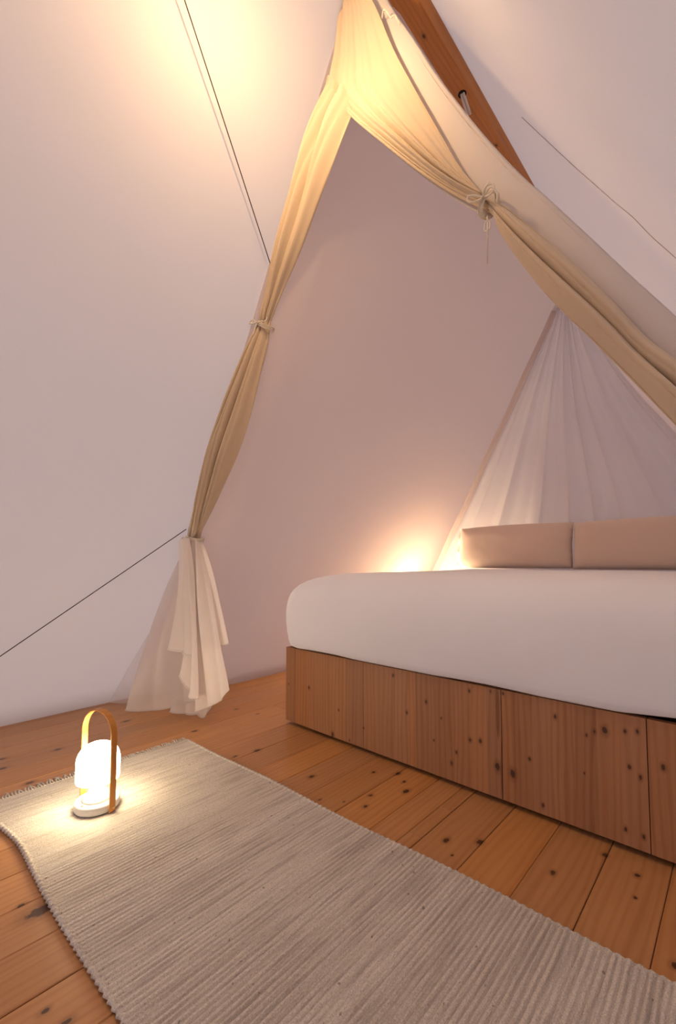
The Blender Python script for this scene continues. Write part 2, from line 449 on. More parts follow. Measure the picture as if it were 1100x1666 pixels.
def slope(name, x_floor, z_lo, parent=None):
    n, m = 26, 60
    sgn = -1 if x_floor < RX else 1
    V = []
    for i in range(n):
        z = z_lo + (RZ - z_lo) * i / (n - 1)
        x = RX + sgn * (RZ - z) * SL
        for j in range(m):
            y = Y0 + (Y1 - Y0) * j / (m - 1)
            bow = 0.006 * math.sin(y * 2.1 + z) * math.sin(math.pi * i / (n - 1))
            V.append((x - sgn * abs(bow) * 0.5, y, z))
    o = mesh(name, V, grid_faces(n, m), M_CANVAS, parent, True)
    return sol(o, 0.003, 1.0 if sgn < 0 else -1.0)

wall_left = tag(slope('wall_left', -2.51, -0.02), kind='structure')
wall_right = tag(slope('wall_right', 0.81, -0.02), kind='structure')
seam = crom(RSEAM, 4)
seam = [p + Vector((-0.002, 0, -0.001)) for p in seam]
seam = seam + [Vector((0.40, 1.60, 0.735)), Vector((0.805, 1.6, 0.002))]
tubes('seam', [seam], 0.0012, M_SEAM, wall_right, 6)

def gable(name, y, door=False):
    if not door:
        V = [(RX - RZ * SL, y, 0), (RX + RZ * SL, y, 0), (RX, y, RZ)]
        F = [(0, 1, 2)]
    else:                                          # unseen entrance shaped for the light: left part open, right half closed
        xo = lambda z: (RZ - z) * SL
        V = [(RX - xo(0), y, 0), (RX - 1.15, y, 0), (RX - 0.62, y, 1.75), (RX - 0.05, y, 2.1), (RX - 0.05, y, 0),
             (RX + xo(0), y, 0), (RX, y, RZ), (RX - xo(1.75), y, 1.75)]
        F = [(0, 1, 2, 7), (7, 2, 3, 6), (3, 4, 5, 6)]
    return tag(sol(mesh(name, V, F, M_CANVAS), 0.003), kind='structure')
gable('wall_back', Y1 - 0.02)
gable('wall_front', Y0 + 0.02, True)

# floor: a dark sub-floor with every plank laid on it
floor = tag(box('floor', -2.56, 0.86, Y0 - 0.5, Y1 + 0.02, -0.10, -0.024, M_DARK), kind='structure')
seams = [-0.155 - 0.129 * k for k in range(19)]
seams = [0.869, 0.74, 0.61, 0.482, 0.354, 0.232, 0.103, -0.026] + seams
seams.append(-0.713)
seams.sort()
seams = [-2.60] + [s for s in seams if s > -2.55]
joints = {(-0.713, -0.671): [0.30, 1.07, 1.235]}
yy0, yy1 = Y0 - 0.4, Y1
for a, b in zip(seams[:-1], seams[1:]):
    cuts = joints.get((round(a, 3), round(b, 3)))
    if cuts is None:
        cuts, y = [], yy0 + random.uniform(0.5, 2.2)
        while y < yy1 - 0.5:
            # near the foot of the bed the photograph shows boards running on without a joint
            if not (0.9 < y < 1.4 and a > -1.7):
                cuts.append(y)
            y += random.uniform(1.5, 2.6)
    ys = [yy0] + cuts + [yy1]
    for c, d in zip(ys[:-1], ys[1:]):
        dz = random.uniform(-0.0012, 0.0)
        o = box('plank', a + 0.0008, b - 0.0008, c + 0.0007, d - 0.0007, -0.024, dz, M_FLOOR, floor)
        bev(o, 0.0016, 1)

# ridge beam with its rope hole
def build_beam():
    xs = [(-0.912, 2.868), (-0.898, 2.845), (-0.815, 2.845), (-0.801, 2.885), (-0.803, 2.962), (-0.91, 2.962)]
    V, F = [], []
    ys = (Y0 + 0.03, Y1 - 0.04)
    for y in ys:
        V += [(x, y, z) for x, z in xs]
    n = len(xs)
    for k in range(n):
        F.append((k, (k + 1) % n, n + (k + 1) % n, n + k))
    F.append(tuple(reversed(range(n))))
    F.append(tuple(range(n, 2 * n)))
    beam = mesh('ridge_beam', V, F, M_BEAM)
    cutter = lathe('hole_cutter', [(0.016, -0.05), (0.016, 0.05)], M_DARK, None, 24, (-0.852, 1.757, 2.86), False)
    md = beam.modifiers.new('hole', 'BOOLEAN')
    md.operation = 'DIFFERENCE'
    md.object = cutter
    md.solver = 'EXACT'
    bpy.context.view_layer.update()
    dg = bpy.context.evaluated_depsgraph_get()
    me = bpy.data.meshes.new_from_object(beam.evaluated_get(dg))
    beam.modifiers.clear()
    beam.data = me
    bpy.data.objects.remove(cutter)
    return beam
beam = tag(build_beam(), 'long orange pine ridge beam with a rope hole under the canvas roof', 'beam', kind='structure')
lathe('hole_rim', [(0.0160, -0.0005), (0.0185, -0.0012), (0.0185, 0.0008), (0.0160, 0.0016)], M_DARK, beam, 24, (-0.852, 1.757, 2.8452))

# ------------------------------------------------------------------ inner bedroom tent
tent = tag(empty('inner_tent', (-0.85, 1.1, 0.0)),
           'white inner bedroom tent over the bed, cream door flaps tied back from a pointed opening', 'tent')
bpy.context.view_layer.update()

def tent_part(name, V, F, mat, parent=None, t=0.0):
    """tent parts are modelled in world coordinates and hung from the tent's origin"""
    o = mesh(name, [Vector(v) - tent.location for v in V], F, mat, parent or tent, True)
    if t:
        sol(o, t)
    return o

AX, AZ = -0.85, 2.76                      # inner apex
free = crom(PANEL_FREE, 4)
def left_x(z):
    return -2.318 + 0.53 * z
def right_x(z):
    # underside of the right lining follows the sagging free edge of the gable
    pts = [(p.z, p.x) for p in free]
    if z >= pts[0][0]:
        return min(AX, pts[0][1]) + 0.0
    for (z0, x0), (z1, x1) in zip(pts[:-1], pts[1:]):
        if z1 <= z <= z0:
            return x1 + (x0 - x1) * (z - z1) / (z0 - z1)
    return pts[-1][1] + (pts[-1][0] - z) * 0.50

def lining_left():
    n, m = 40, 60
    V = []
    for i in range(n):
        z = AZ * i / (n - 1)
        for j in range(m):
            y = 1.105 + (3.44 - 1.105) * (j / (m - 1)) ** 1.15
            x = left_x(z)
            # the front hem swings out to the outer canvas
            k = max(0.0, 1 - (y - 1.105) / 0.16)
            x_out = RX - (RZ - z) * SL + 0.016
            x = x + (x_out - x) * (k * k * (3 - 2 * k)) if x_out < x else x
            x += 0.012 * math.sin(math.pi * i / (n - 1)) * math.sin(math.pi * (y - 1.1) / 2.3)
            # soft creases low down near the floor
            if z < 0.5:
                x += 0.006 * math.exp(-((z - 0.22) / 0.10) ** 2) * math.sin(y * 9.0 + z * 8.0) * math.exp(-((y - 1.85) / 0.3) ** 2)
            V.append((x, y, z))
    return tent_part('roof_lining', V, grid_faces(n, m), M_LINING, None, 0.002)
lining_left()

def lining_right():
    n, m = 36, 16
    V = []
    for i in range(n):
        z = 0.02 + (AZ - 0.02) * i / (n - 1)
        for j in range(m):
            y = 1.14 + (3.44 - 1.14) * j / (m - 1)
            V.append((right_x(z) - 0.012 - 0.01 * j / (m - 1), y, z - 0.006))
    return tent_part('roof_lining', V, grid_faces(n, m), M_LINING, None, 0.002)
lining_right()

def back_panel():
    n, m = 60, 260
    V = []
    for i in range(n):
        s = i / (n - 1)
        z = 0.004 + (2.62 - 0.004) * s
        xl, xr = left_x(z) + 0.004, right_x(z) - 0.03
        if xr < xl + 0.02:
            xr = xl + 0.02
        for j in range(m):
            u = j / (m - 1)
            x = xl + (xr - xl) * u
            w = (xr - xl) / 3.0
            fold = (ridge_wave(u * 27 + 0.9 * math.sin(u * 11)) * 0.9 + math.sin(u * 21 + 2.0) * 0.6
                    + 0.22 * math.sin(u * 83 + 3 * u * u))
            env = min(1.0, 0.25 + 1.6 * (0.5 - 0.5 * math.cos(min(1, s * 1.15) * math.pi * 1.1)) * (1 - 0.35 * s))
            y = 3.40 + 0.026 * fold * (0.30 + 0.9 * w) * env
            e = min(u, 1 - u)
            if e < 0.03:
                y -= 0.05 * (1 - e / 0.03) ** 2
            V.append((x, y, z))
    return tent_part('back_panel', V, grid_faces(n, m), M_SHEER)
bp_ = back_panel()
bp_['label'] = 'sheer white gathered back panel'
# soft rolled hem where the lining meets the back panel
hem = []
for i in range(40):
    z = 0.01 + 2.55 * i / 39
    hem.append(Vector((left_x(z) + 0.016 + 0.004 * math.sin(z * 7), 3.36 + 0.006 * math.sin(z * 11), z)) - tent.location)
tubes('hem', [hem], 0.022, M_LINING, tent, 10)

def loft(A, B, width_n, offset, per=7):
    """cloth between two 3-D edges; offset(s, t, w) gives the displacement towards the entrance"""
    a, b = crom(A, per), crom(B, per)
    n = len(a)
    V = []
    for i in range(n):
        s = i / (n - 1)
        w = (b[i] - a[i]).length
        tg = (a[min(i + 1, n - 1)] + b[min(i + 1, n - 1)] - a[max(i - 1, 0)] - b[max(i - 1, 0)]).normalized()
        nr = (b[i] - a[i]).cross(tg).normalized()
        if nr.y > 0:
            nr = -nr
        sd = nr.cross(tg)
        for j in range(width_n):
            t = j / (width_n - 1)
            p = a[i].lerp(b[i], t)
            o = offset(s, t, w)
            V.append(p + nr * o[0] + sd * o[1])
    return V, grid_faces(n, width_n), n

def left_off(s, t, w):
    k = min(1.0, max(0.0, (s - 0.05) / 0.30))
    body = w * (0.06 + 0.36 * k) * math.sin(math.pi * t) ** 0.8
    ph = 0.5 * math.sin(s * 6.0) + 0.25 * math.sin(s * 17)
    f = w * (0.085 + 0.075 * k) * ridge_wave(math.pi * (3.1 * (t + 0.09 * math.sin(s * 8 + t * 3))) + ph)
    f += w * (0.02 + 0.045 * k) * ridge_wave(math.pi * 7.3 * t + 2.0 * s)
    f *= math.sin(math.pi * min(1, max(0, t))) ** 0.5
    return (body + f, 0.12 * f)

V, F, _ = loft(LEFT_FLAP_A, LEFT_FLAP_B, 44, left_off)
left_flap = tent_part('door_flap', V, F, M_FLAP, None, 0.0025)
left_flap['label'] = 'narrow cream flap gathered along the wall side'

RS_TIE = 8.0 / 16.0
def right_off(s, t, w):
    d = s - RS_TIE
    if s < RS_TIE:                         # fan of folds closing towards the tie
        k = max(0.0, min(1.0, (s - 0.12) / (RS_TIE - 0.12)))
        lo = min(1.0, max(0.0, (t - 0.35) / 0.65))
        amp = (0.011 + 0.032 * k) * (0.15 + 0.85 * lo ** (1.2 * (1 - k) + 0.01))
        f = amp * (0.75 * ridge_wave(math.pi * (4.2 * t ** 0.85) + 0.6) + 0.35 * ridge_wave(math.pi * 9.5 * t + 1.0))
        body = 0.34 * w * math.sin(math.pi * t) * k ** 2
    else:                                  # loose folded roll below the tie
        k = min(1.0, d / 0.10)
        amp = w * 0.30 * (0.6 + 0.4 * k)
        f = amp * (0.75 * ridge_wave(math.pi * (1.9 * t + 0.12 * math.sin(s * 9)) + 0.35) + 0.12 * ridge_wave(math.pi * 5.0 * t + 2.0 * s))
        body = 0.42 * w * math.sin(math.pi * t)
    edge = 0.25 + 0.75 * math.sin(math.pi * t) ** 0.5
    return (body + f * edge, 0.12 * f)

V, F, _ = loft(RIGHT_FLAP_A, RIGHT_FLAP_B, 70, right_off)
right_flap = tent_part('door_flap', V, F, M_FLAP, None, 0.0025)
right_flap['label'] = 'wide cream flap swept up and gathered on the roof side'

# the hem tapes edging the pointed opening, sewn under the flaps' edges
def tape(name, A, B, i0, i1, inn, out, dy, mat):
    V = []
    a, b_ = crom(A[i0:i1], 6), crom(B[i0:i1], 6)
    for p, q_ in zip(a, b_):
        d = (q_ - p).normalized()
        for k in range(4):
            V.append(q_ + d * (-inn + (inn + out) * k / 3) + Vector((0, dy, 0)))
    return tent_part(name, V, grid_faces(len(a), 4), mat, None, 0.002)
tape('hem_tape', RIGHT_FLAP_A, RIGHT_FLAP_B, 4, 9, 0.02, 0.012, 0.010, M_PANEL)
# stitched fold where the cream header lies over the left flap
fold = [p + Vector((0.0, -0.004, 0.0)) - tent.location for p in crom(RIGHT_FLAP_B[3:9], 6)]
tubes('hem_fold', [fold], 0.0045, M_FLAP, tent, 6)

def panel_off(s, t, w):
    curl = 0.035 * t ** 3 + 0.004 * math.sin(s * 20) * t * (1 - t)
    return (-curl, 0.0)
V, F, _ = loft(PANEL_SEAM, PANEL_FREE, 18, panel_off)
pn = tent_part('gable_panel', V, F, M_PANEL, None, 0.002)
pn['label'] = 'plain white strip above the cream flap'
# piping down the line where cream and white meet
pip = [p + Vector((0.0, -0.004, 0.0)) - tent.location for p in crom(RIGHT_FLAP_A, 6)]
tubes('seam_piping', [pip], 0.0014, M_FLAP, tent, 6)

# small tape knotted to the white strip near the ridge
kn = crom([(-0.815, 1.105, 2.544), (-0.800, 1.094, 2.551), (-0.787, 1.096, 2.534), (-0.772, 1.096, 2.502), (-0.757, 1.094, 2.494), (-0.744, 1.105, 2.463)], 6)
tubes('tie_tape', [[p - tent.location for p in kn]], 0.0026, M_TIE, tent, 6)

# ---- the loose skirt of the left flap below its lowest tie
def layer_pts(top, mid, hem, n=34, m=40, folds=3.0, amp=0.010, ph=0.0, bulge=0.02, gather=0.30):
    tp, md, hm = crom(top, 8), crom(mid, 8), crom(hem, 8)
    def at(l, t):
        x = t * (len(l) - 1)
        i = min(int(x), len(l) - 2)
        return l[i].lerp(l[i + 1], x - i)
    V = []
    for i in range(n):
        s = i / (n - 1)
        for j in range(m):
            t = j / (m - 1)
            a, b, c = at(tp, t), at(md, t), at(hm, t)
            # quadratic through a (s=0), b (s=.52), c (s=1)
            h = 0.52
            p = a * ((s - h) * (s - 1) / h) + b * (s * (s - 1) / (h * (h - 1))) + c * (s * (s - h) / (1 - h))
            k = gather + (1 - gather) * s
            f = amp * k * ridge_wave(math.pi * folds * t + ph + 0.5 * s) + amp * 0.35 * math.sin(9 * t + 7 * s + ph)
            p = p + Vector((0.25 * f, -f - bulge * math.sin(math.pi * t) * math.sin(math.pi * min(1, s * 0.9 + 0.1)), 0.0))
            if p.z < 0.005:
                p.z = 0.005
            V.append(p)
    return V, n, m

def skirt_layer(top, mid, hem, **kw):
    return layer_pts(top, mid, hem, **kw)

def skirt():
    T = [Vector(p) for p in D_TOP]
    def shift(y, a=0, b=4):
        return [p + Vector((0, y, 0)) for p in T[a:b]]
    layers = [
        layer_pts(shift(0.015), D_BACKM, D_BACK, folds=2.6, amp=0.012, ph=0.6, bulge=0.015),
        layer_pts(shift(0.02, 0, 3), D_LOWM, D_LOW, folds=1.6, amp=0.008, ph=0.2, bulge=0.0),
        layer_pts(shift(0.005, 1, 4), D_CM, D_C, folds=2.2, amp=0.014, ph=1.0, bulge=0.02),
        layer_pts(shift(0.012, 1, 4), D_TAILM, D_TAIL, folds=1.3, amp=0.008, ph=0.4, bulge=0.0),
        layer_pts(shift(0.012, 2, 4), D_RM, D_R, folds=1.4, amp=0.006, ph=0.5, bulge=0.0),
        layer_pts(shift(-0.035, 0, 3), D_AM, D_A, folds=1.5, amp=0.012, ph=0.3, bulge=0.015),
        layer_pts(shift(-0.03, 1, 3), D_BM, D_B, folds=1.3, amp=0.014, ph=0.9, bulge=0.018),
    ]
    made = []
    for name, mat, idx in (('flap_underskirt', M_UNDER, (0, 1, 3)), ('flap_skirt', M_SKIRT, (2, 4, 5, 6))):
        V, F = [], []
        for q in idx:
            pts, n, m = layers[q]
            F += grid_faces(n, m, base=len(V))
            last = pts[(n - 1) * m:]
            V += pts
            v, f = tube_vf([p + Vector((0, -0.001, 0.003)) for p in last], 0.0036, 6, len(V))
            V += v
            F += f
        made.append(tent_part(name, V, F, mat))
    return made
under_, sk = skirt()
sk['label'] = 'loose white front folds of the tied flap hanging towards the floor'
under_['label'] = 'thin greyish back layer of the hanging flap reaching the floor'
# outer corner of the gable, pegged to the foot of the wall
cor = [Vector(p) for p in CORNER[:4]]
Vc = []
for p, q_ in zip(crom(cor, 6), crom([(-2.12, 1.12, 0.63), (-2.20, 1.09, 0.39), (-2.26, 1.06, 0.20), (-2.30, 1.02, 0.02)], 6)):
    for k in range(8):
        t = k / 7
        w = p.lerp(q_, t)
        Vc.append(w + Vector((0, -0.012 * math.sin(math.pi * t), 0)))
tent_part('gable_corner', Vc, grid_faces(len(Vc) // 8, 8), M_GAUZE)

# ---- ties
def bow(parent, c, axis, r, loops, tails, name='tie_bow'):
    c = Vector(c)
    ax = Vector(axis).normalized()
    n1 = ax.cross(Vector((0, 1, 0))).normalized()
    n2 = ax.cross(n1).normalized()
    lines = []
    for sh in (-0.006, 0.0, 0.006):
        ring = [c + ax * (sh + 0.002 * math.sin(3 * a)) + n1 * (r[0] * math.cos(a)) + n2 * (r[1] * math.sin(a))
                for a in [2 * math.pi * k / 28 for k in range(29)]]
        lines.append(ring)
    front = c + Vector((0, -r[1] - 0.004, 0))
    for lp in loops + tails:
        lines.append(crom([front + Vector(p) for p in lp], 7))
    lines.append([front + Vector((-0.006, -0.002, -0.004)), front + Vector((0, -0.006, 0.0)), front + Vector((0.006, -0.002, 0.005))])
    return tubes(name, [[p - tent.location for p in l] for l in lines], 0.0026, M_TIE, parent, 6)

# on the left flap, halfway up, and just above the floor skirt
bow(left_flap, (-1.475, 1.148, 1.752), (-0.45, 0, -0.89), (0.030, 0.040),
    [[(0, 0, 0), (-0.020, -0.008, 0.018), (-0.046, -0.006, 0.014), (-0.024, -0.006, 0.004), (0, 0, 0)]],
    [[(0, 0, 0), (0.026, -0.004, -0.006), (0.052, 0.004, -0.008), (0.060, 0.006, 0.004)],
     [(0, 0, 0), (-0.004, -0.008, -0.025), (-0.014, -0.008, -0.05)]])
bow(left_flap, (-1.975, 1.118, 0.858), (-0.2, 0, -0.97), (0.045, 0.042),
    [[(0, 0, 0), (-0.016, -0.01, 0.004), (-0.034, -0.008, -0.016), (-0.014, -0.01, -0.02), (0, 0, 0)]],
    [[(0, 0, 0), (-0.006, -0.01, -0.03), (-0.018, -0.008, -0.062)]])
# on the right flap
bow(right_flap, (-0.461, 1.095, 1.690), (0.70, 0, -0.71), (0.030, 0.030),
    [[(0, 0, 0), (-0.018, -0.010, 0.010), (-0.036, -0.012, 0.016), (-0.035, -0.012, 0.000), (-0.016, -0.008, -0.006), (0, 0, 0)],
     [(0, 0, 0), (0.012, -0.012, 0.014), (0.029, -0.012, 0.012), (0.033, -0.012, -0.004), (0.021, -0.010, -0.011), (0.005, 0, 0)]],
    [[(0, 0, 0), (0.024, -0.012, 0.006), (0.040, -0.010, -0.018), (0.038, -0.008, -0.042)],
     [(0, 0, 0), (0.008, -0.010, 0.012), (0.018, -0.006, 0.026)]])
# cord and bead hanging from the right tie
def toggle():
    x, y, z = -0.462, 1.085, 1.655
    V, F = tube_vf([(x, y, z), (x + 0.001, y, z - 0.03), (x - 0.002, y, z - 0.128)], 0.0018, 6)
    for dx in (-0.007, 0.007):
        v, f = tube_vf(crom([(x, y, z - 0.010), (x + dx, y, z - 0.022), (x + dx, y, z - 0.036), (x, y, z - 0.042)], 5), 0.0020, 6, len(V))
        V += v
        F += f
    return tent_part('hanging_cord', V, F, M_TIE, right_flap)
toggle()

# rope slung from the hole in the beam down to the inner tent
rope_lines = []
for k in (0, 1):
    rope_lines.append(crom([(-0.856 + 0.010 * k, 1.757, 2.885), (-0.855 + 0.010 * k, 1.757, 2.842), (-0.846 + 0.012 * k, 1.757, 2.80), (-0.828 + 0.012 * k, 1.757, 2.725)], 6))
ro = tubes('rope', rope_lines, 0.0055, M_ROPE, None, 8)
tag(ro, 'white rope hanging out of the hole in the ridge beam', 'rope')

# black guy lines along the outer canvas
g1 = tubes('guy_line', [crom(CORD_A, 8)], 0.0021, M_CORD, None, 6)
tag(g1, 'steep black guy line running down from the ridge to the cream flap', 'cord', 'black guy lines along the outer canvas')
g2 = tubes('guy_line', [crom(CORD_B, 8)], 0.0021, M_CORD, None, 6)
tag(g2, 'low slanting black guy line from the flap above its white skirt', 'cord', 'black guy lines along the outer canvas')

# ------------------------------------------------------------------ bed
bed = tag(empty('bed_frame', (-0.77, 2.3, 0)), 'boxed pine bed base with upright knotty boards under the white mattress', 'bed')
def bed_box(name, x0, x1, y0, y1, z0, z1, mat, b=0.0):
    return box(name, x0 + 0.77, x1 + 0.77, y0 - 2.3, y1 - 2.3, z0, z1, mat, bed, b)
BF = 1.375
edges = [-1.588, -1.525, -1.425, -1.305, -1.215, -1.125, -1.055, -0.985, -0.915, -0.885, -0.805, -0.735, -0.670, -0.620,
         -0.572, -0.535, -0.480, -0.425, -0.365, -0.310, -0.255, -0.197, -0.125, -0.060, 0.045]
real = (-1.525, -1.125, -0.572, -0.197)
for a, b in zip(edges[:-1], edges[1:]):
    ga = 0.0011 if a in real else 0.00005
    gb = 0.0011 if b in real else 0.00005
    o = bed_box('board', a + ga, b - gb, BF + random.uniform(0, 0.0005), BF + 0.02, 0.016, 0.348, M_BED, 0.0)
for k in range(9):
    a = BF + 0.022 + k * 0.205
    for x0 in (-1.588, 0.025):
        bed_box('board', x0, x0 + 0.02, a, a + 0.2045, 0.016, 0.348, M_BED)
bed_box('headboard_panel', -1.588, 0.045, BF + 1.868, BF + 1.888, 0.016, 0.348, M_BED)
bed_box('plinth', -1.555, 0.01, BF + 0.028, BF + 1.85, 0.0, 0.02, M_DARK)
bed_box('slat_deck', -1.565, 0.02, BF + 0.024, BF + 1.86, 0.325, 0.346, M_DARK)

def mattress():
    X0, X1, YA, YB = -1.612, 0.06, 1.352, 3.27
    prof = [(0.070, 0.3500), (0.024, 0.3515), (0.010, 0.360), (0.004, 0.380), (-0.002, 0.42), (-0.006, 0.47), (-0.006, 0.52), (-0.001, 0.56),
            (0.008, 0.592), (0.022, 0.616), (0.042, 0.636), (0.070, 0.654), (0.105, 0.668), (0.150, 0.679), (0.210, 0.687), (0.30, 0.692), (0.45, 0.694), (0.62, 0.695)]
    n = 200
    V = []
    for ins, z in prof:
        x0, x1, y0, y1 = X0 + ins, X1 - ins, YA + ins, YB - ins
        r = max(0.012, min(0.10 - ins * 0.25, 0.1))
        per = []
        segs = [((x1 - r, y1 - r), 0), ((x0 + r, y1 - r), 90), ((x0 + r, y0 + r), 180), ((x1 - r, y0 + r), 270)]
        for (cx, cy), a0 in segs:
            nxt = segs[(segs.index(((cx, cy), a0)) + 1) % 4][0]
            arc = [(cx + r * math.cos(math.radians(a0 + 90 * k / 14)), cy + r * math.sin(math.radians(a0 + 90 * k / 14))) for k in range(15)]
            per += arc
            ax, ay = arc[-1]
            a1 = math.radians(a0 + 90)
            bx, by = nxt[0] + r * math.cos(a1), nxt[1] + r * math.sin(a1)
            per += [(ax + (bx - ax) * k / 36, ay + (by - ay) * k / 36) for k in range(1, 36)]
        for x, y in per:
            w = noise.noise(Vector((x * 1.7, y * 1.7, z * 3.0)))
            w2 = noise.noise(Vector((x * 6 + 3, y * 6, z * 5)))
            k = 1.0 if z > 0.355 else 0.0
            front = 1.0 if y < YA + 0.3 else 0.3
            lift = 0.0
            if z < 0.40 and y < 1.5:             # the cover rides up near the right end
                lift = 0.014 * max(0.0, min(1.0, (x + 0.26) / 0.14)) + 0.004 * max(0, math.sin(x * 9 + 1.0)) * (z < 0.37)
                lift *= max(0.0, 1 - (z - 0.35) / 0.05)
            yy = y - k * front * (0.006 * w + 0.0025 * w2)
            V.append((x + k * 0.004 * w2, yy, z + lift + k * (0.004 * w + 0.0012 * w2) * (1 if z > 0.5 else 0.2)))
    m = len(V) // len(prof)
    F = grid_faces(len(prof), m, close_v=True)
    F.append(tuple(reversed(range(m))))
    top0 = (len(prof) - 1) * m
    F.append(tuple(range(top0, top0 + m)))
    c = Vector((-0.77, 2.3, 0.348))
    o = mesh('mattress', [Vector(v) - c for v in V], F, M_LINEN, None, True)
    o.location = c
    return o
mat_ = tag(mattress(), 'thick white mattress in a smooth fitted cover on the pine base', 'mattress')

# ------------------------------------------------------------------ cushions at the head
def cushion_mesh():
    W, H, T = 0.383, 0.150, 0.088
    n, m = 46, 30
    V, F = [], []
    for side in (-1, 1):
        base = len(V)
        for i in range(n):
            u = -1 + 2 * i / (n - 1)
            for j in range(m):
                v = -1 + 2 * j / (m - 1)
                t = ((1 - abs(u) ** 9) * (1 - abs(v) ** 5)) ** 0.5
                pin = 1.0 - 0.018 * (1 - abs(v)) * abs(u) ** 4
                pinv = 1.0 - 0.035 * (1 - u * u) * 0.0
                x = W * u * pin
                z = H * v * pinv + (0.004 * math.cos(u * 2.4) if v > 0 else 0)
                y = side * T * t * (0.93 + 0.07 * math.cos(u * 1.2)) + 0.0025 * noise.noise(Vector((u * 5, v * 3, side)))
                V.append((x, y, z))
        f = grid_faces(n, m, base=base)
        F += [tuple(reversed(q)) for q in f] if side < 0 else f
    o = mesh('cover', V, F, M_CUSHION, None, True)
    bm = bmesh.new()
    bm.from_mesh(o.data)
    bmesh.ops.remove_doubles(bm, verts=bm.verts, dist=0.0004)
    bmesh.ops.recalc_face_normals(bm, faces=bm.faces)
    bm.to_mesh(o.data)
    bm.free()
    return o
def flange_mesh():
    W, H = 0.374, 0.148
    V = []
    n = 40
    for i in range(n):
        v = -1 + 2 * i / (n - 1)
        for k in range(5):
            d = k / 4
            V.append((-(W + 0.028 * d), 0.010 * d * math.sin(v * 9) - 0.004, H * v * (1 + 0.02 * d)))
    return mesh('flange', V, grid_faces(n, 5), M_SKIRT, None, True)
cov = cushion_mesh()
fla = flange_mesh()
def cushion(first, loc, rot, label):
    root = empty('cushion', loc)
    root.rotation_euler = rot
    tag(root, label, 'cushion', 'sand coloured cushions at the bed head')
    a = cov if first else cov.copy()
    if first:
        fla.parent = root
    else:
        COL.objects.link(a)
    a.parent = root
    return root
lean = math.radians(-10)
cushion(True, (-1.166, 3.045, 0.846), (lean, math.radians(-0.4), 0), 'sand cushion at the bed head beside the lamp glow')
cushion(False, (-0.400, 3.045, 0.846), (lean, math.radians(-0.3), 0), 'sand cushion at the bed head farther from the lamp glow')

# ------------------------------------------------------------------ rug
RUGX0, RUGX1 = -1.735, 0.36
RUGY0, RUGY1 = 0.322, 0.985
def rug_edge(x, side):
    if side == 0:
        return RUGY0 + 0.004 * math.sin(x * 7.0) - 0.022 * math.exp(-((x + 1.60) / 0.11) ** 2)
    k = (x - RUGX0) / (RUGX1 - RUGX0)
    return 0.962 + 0.055 * k + 0.004 * math.sin(x * 9.0)
def rug_height(x, v):
    a = min(1.0, max(0.25, (x + 1.45) / 0.8))
    rib = 0.0042 * a * (abs(math.sin(math.pi * x / 0.0118 + 0.6 * math.sin(v * 7 + x * 3))) ** 0.8)
    wob = 0.0012 * noise.noise(Vector((x * 4, v * 4, 0)))
    return 0.0068 + rib + wob
rug = tag(empty('rug', (-0.7, 0.65, 0)), 'grey beige woven rug with ribbed weave and short fringe on the pine floor', 'rug')
def rug_body():
    nx = int((RUGX1 - RUGX0) / 0.0118 * 6)
    ny = 44
    V = []
    for i in range(nx):
        x = RUGX0 + (RUGX1 - RUGX0) * i / (nx - 1)
        y0, y1 = rug_edge(x, 0), rug_edge(x, 1)
        for j in range(ny):
            t = j / (ny - 1)
            V.append((x + 0.7, y0 + (y1 - y0) * t - 0.65, rug_height(x, t)))
    F = grid_faces(nx, ny)
    # underside
    b = len(V)
    for x, t in ((RUGX0, 0), (RUGX1, 0), (RUGX1, 1), (RUGX0, 1)):
        V.append((x + 0.7, rug_edge(x, t) - 0.65, 0.0008))
    F.append((b, b + 3, b + 2, b + 1))
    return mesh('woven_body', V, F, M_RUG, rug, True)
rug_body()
def selvage(side):
    V = []
    n, k = int((RUGX1 - RUGX0) / 0.0022), 8
    for i in range(n):
        x = RUGX0 + (RUGX1 - RUGX0) * i / (n - 1)
        ph = (x / 0.0175) % 1.0
        r = 0.0042 + 0.0030 * abs(math.sin(math.pi * ph)) ** 0.6
        y = rug_edge(x, side) + (-1 if side == 0 else 1) * 0.0015 * math.sin(2 * math.pi * ph)
        for j in range(k):
            a = 2 * math.pi * j / k
            V.append((x + 0.7 + 0.0035 * math.sin(a), y - 0.65 + r * math.cos(a), max(0.0006, 0.0055 + r * 0.85 * math.sin(a))))
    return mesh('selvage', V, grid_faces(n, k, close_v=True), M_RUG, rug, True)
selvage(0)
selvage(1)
def fringe():
    V, F = [], []
    n = 74
    y0, y1 = rug_edge(RUGX0, 0), rug_edge(RUGX0, 1)
    rr = random.Random(3)
    for i in range(n):
        y = y0 + (y1 - y0) * (i + 0.5) / n - 0.65
        ln = rr.uniform(0.026, 0.042)
        dy = rr.uniform(-0.012, 0.012)
        x = RUGX0 + 0.7
        pts = crom([(x + 0.006, y, 0.0075), (x - 0.006, y, 0.0068), (x - ln * 0.5, y + dy * 0.4, 0.006 + rr.uniform(0, 0.004)), (x - ln, y + dy, 0.0036)], 3)
        v, f = tube_vf(pts, [0.0036 - 0.0012 * k / (len(pts) - 1) for k in range(len(pts))], 5, len(V))
        V += v
        F += f
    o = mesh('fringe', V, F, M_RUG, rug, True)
    o['kind'] = 'stuff'
    return o
fringe()

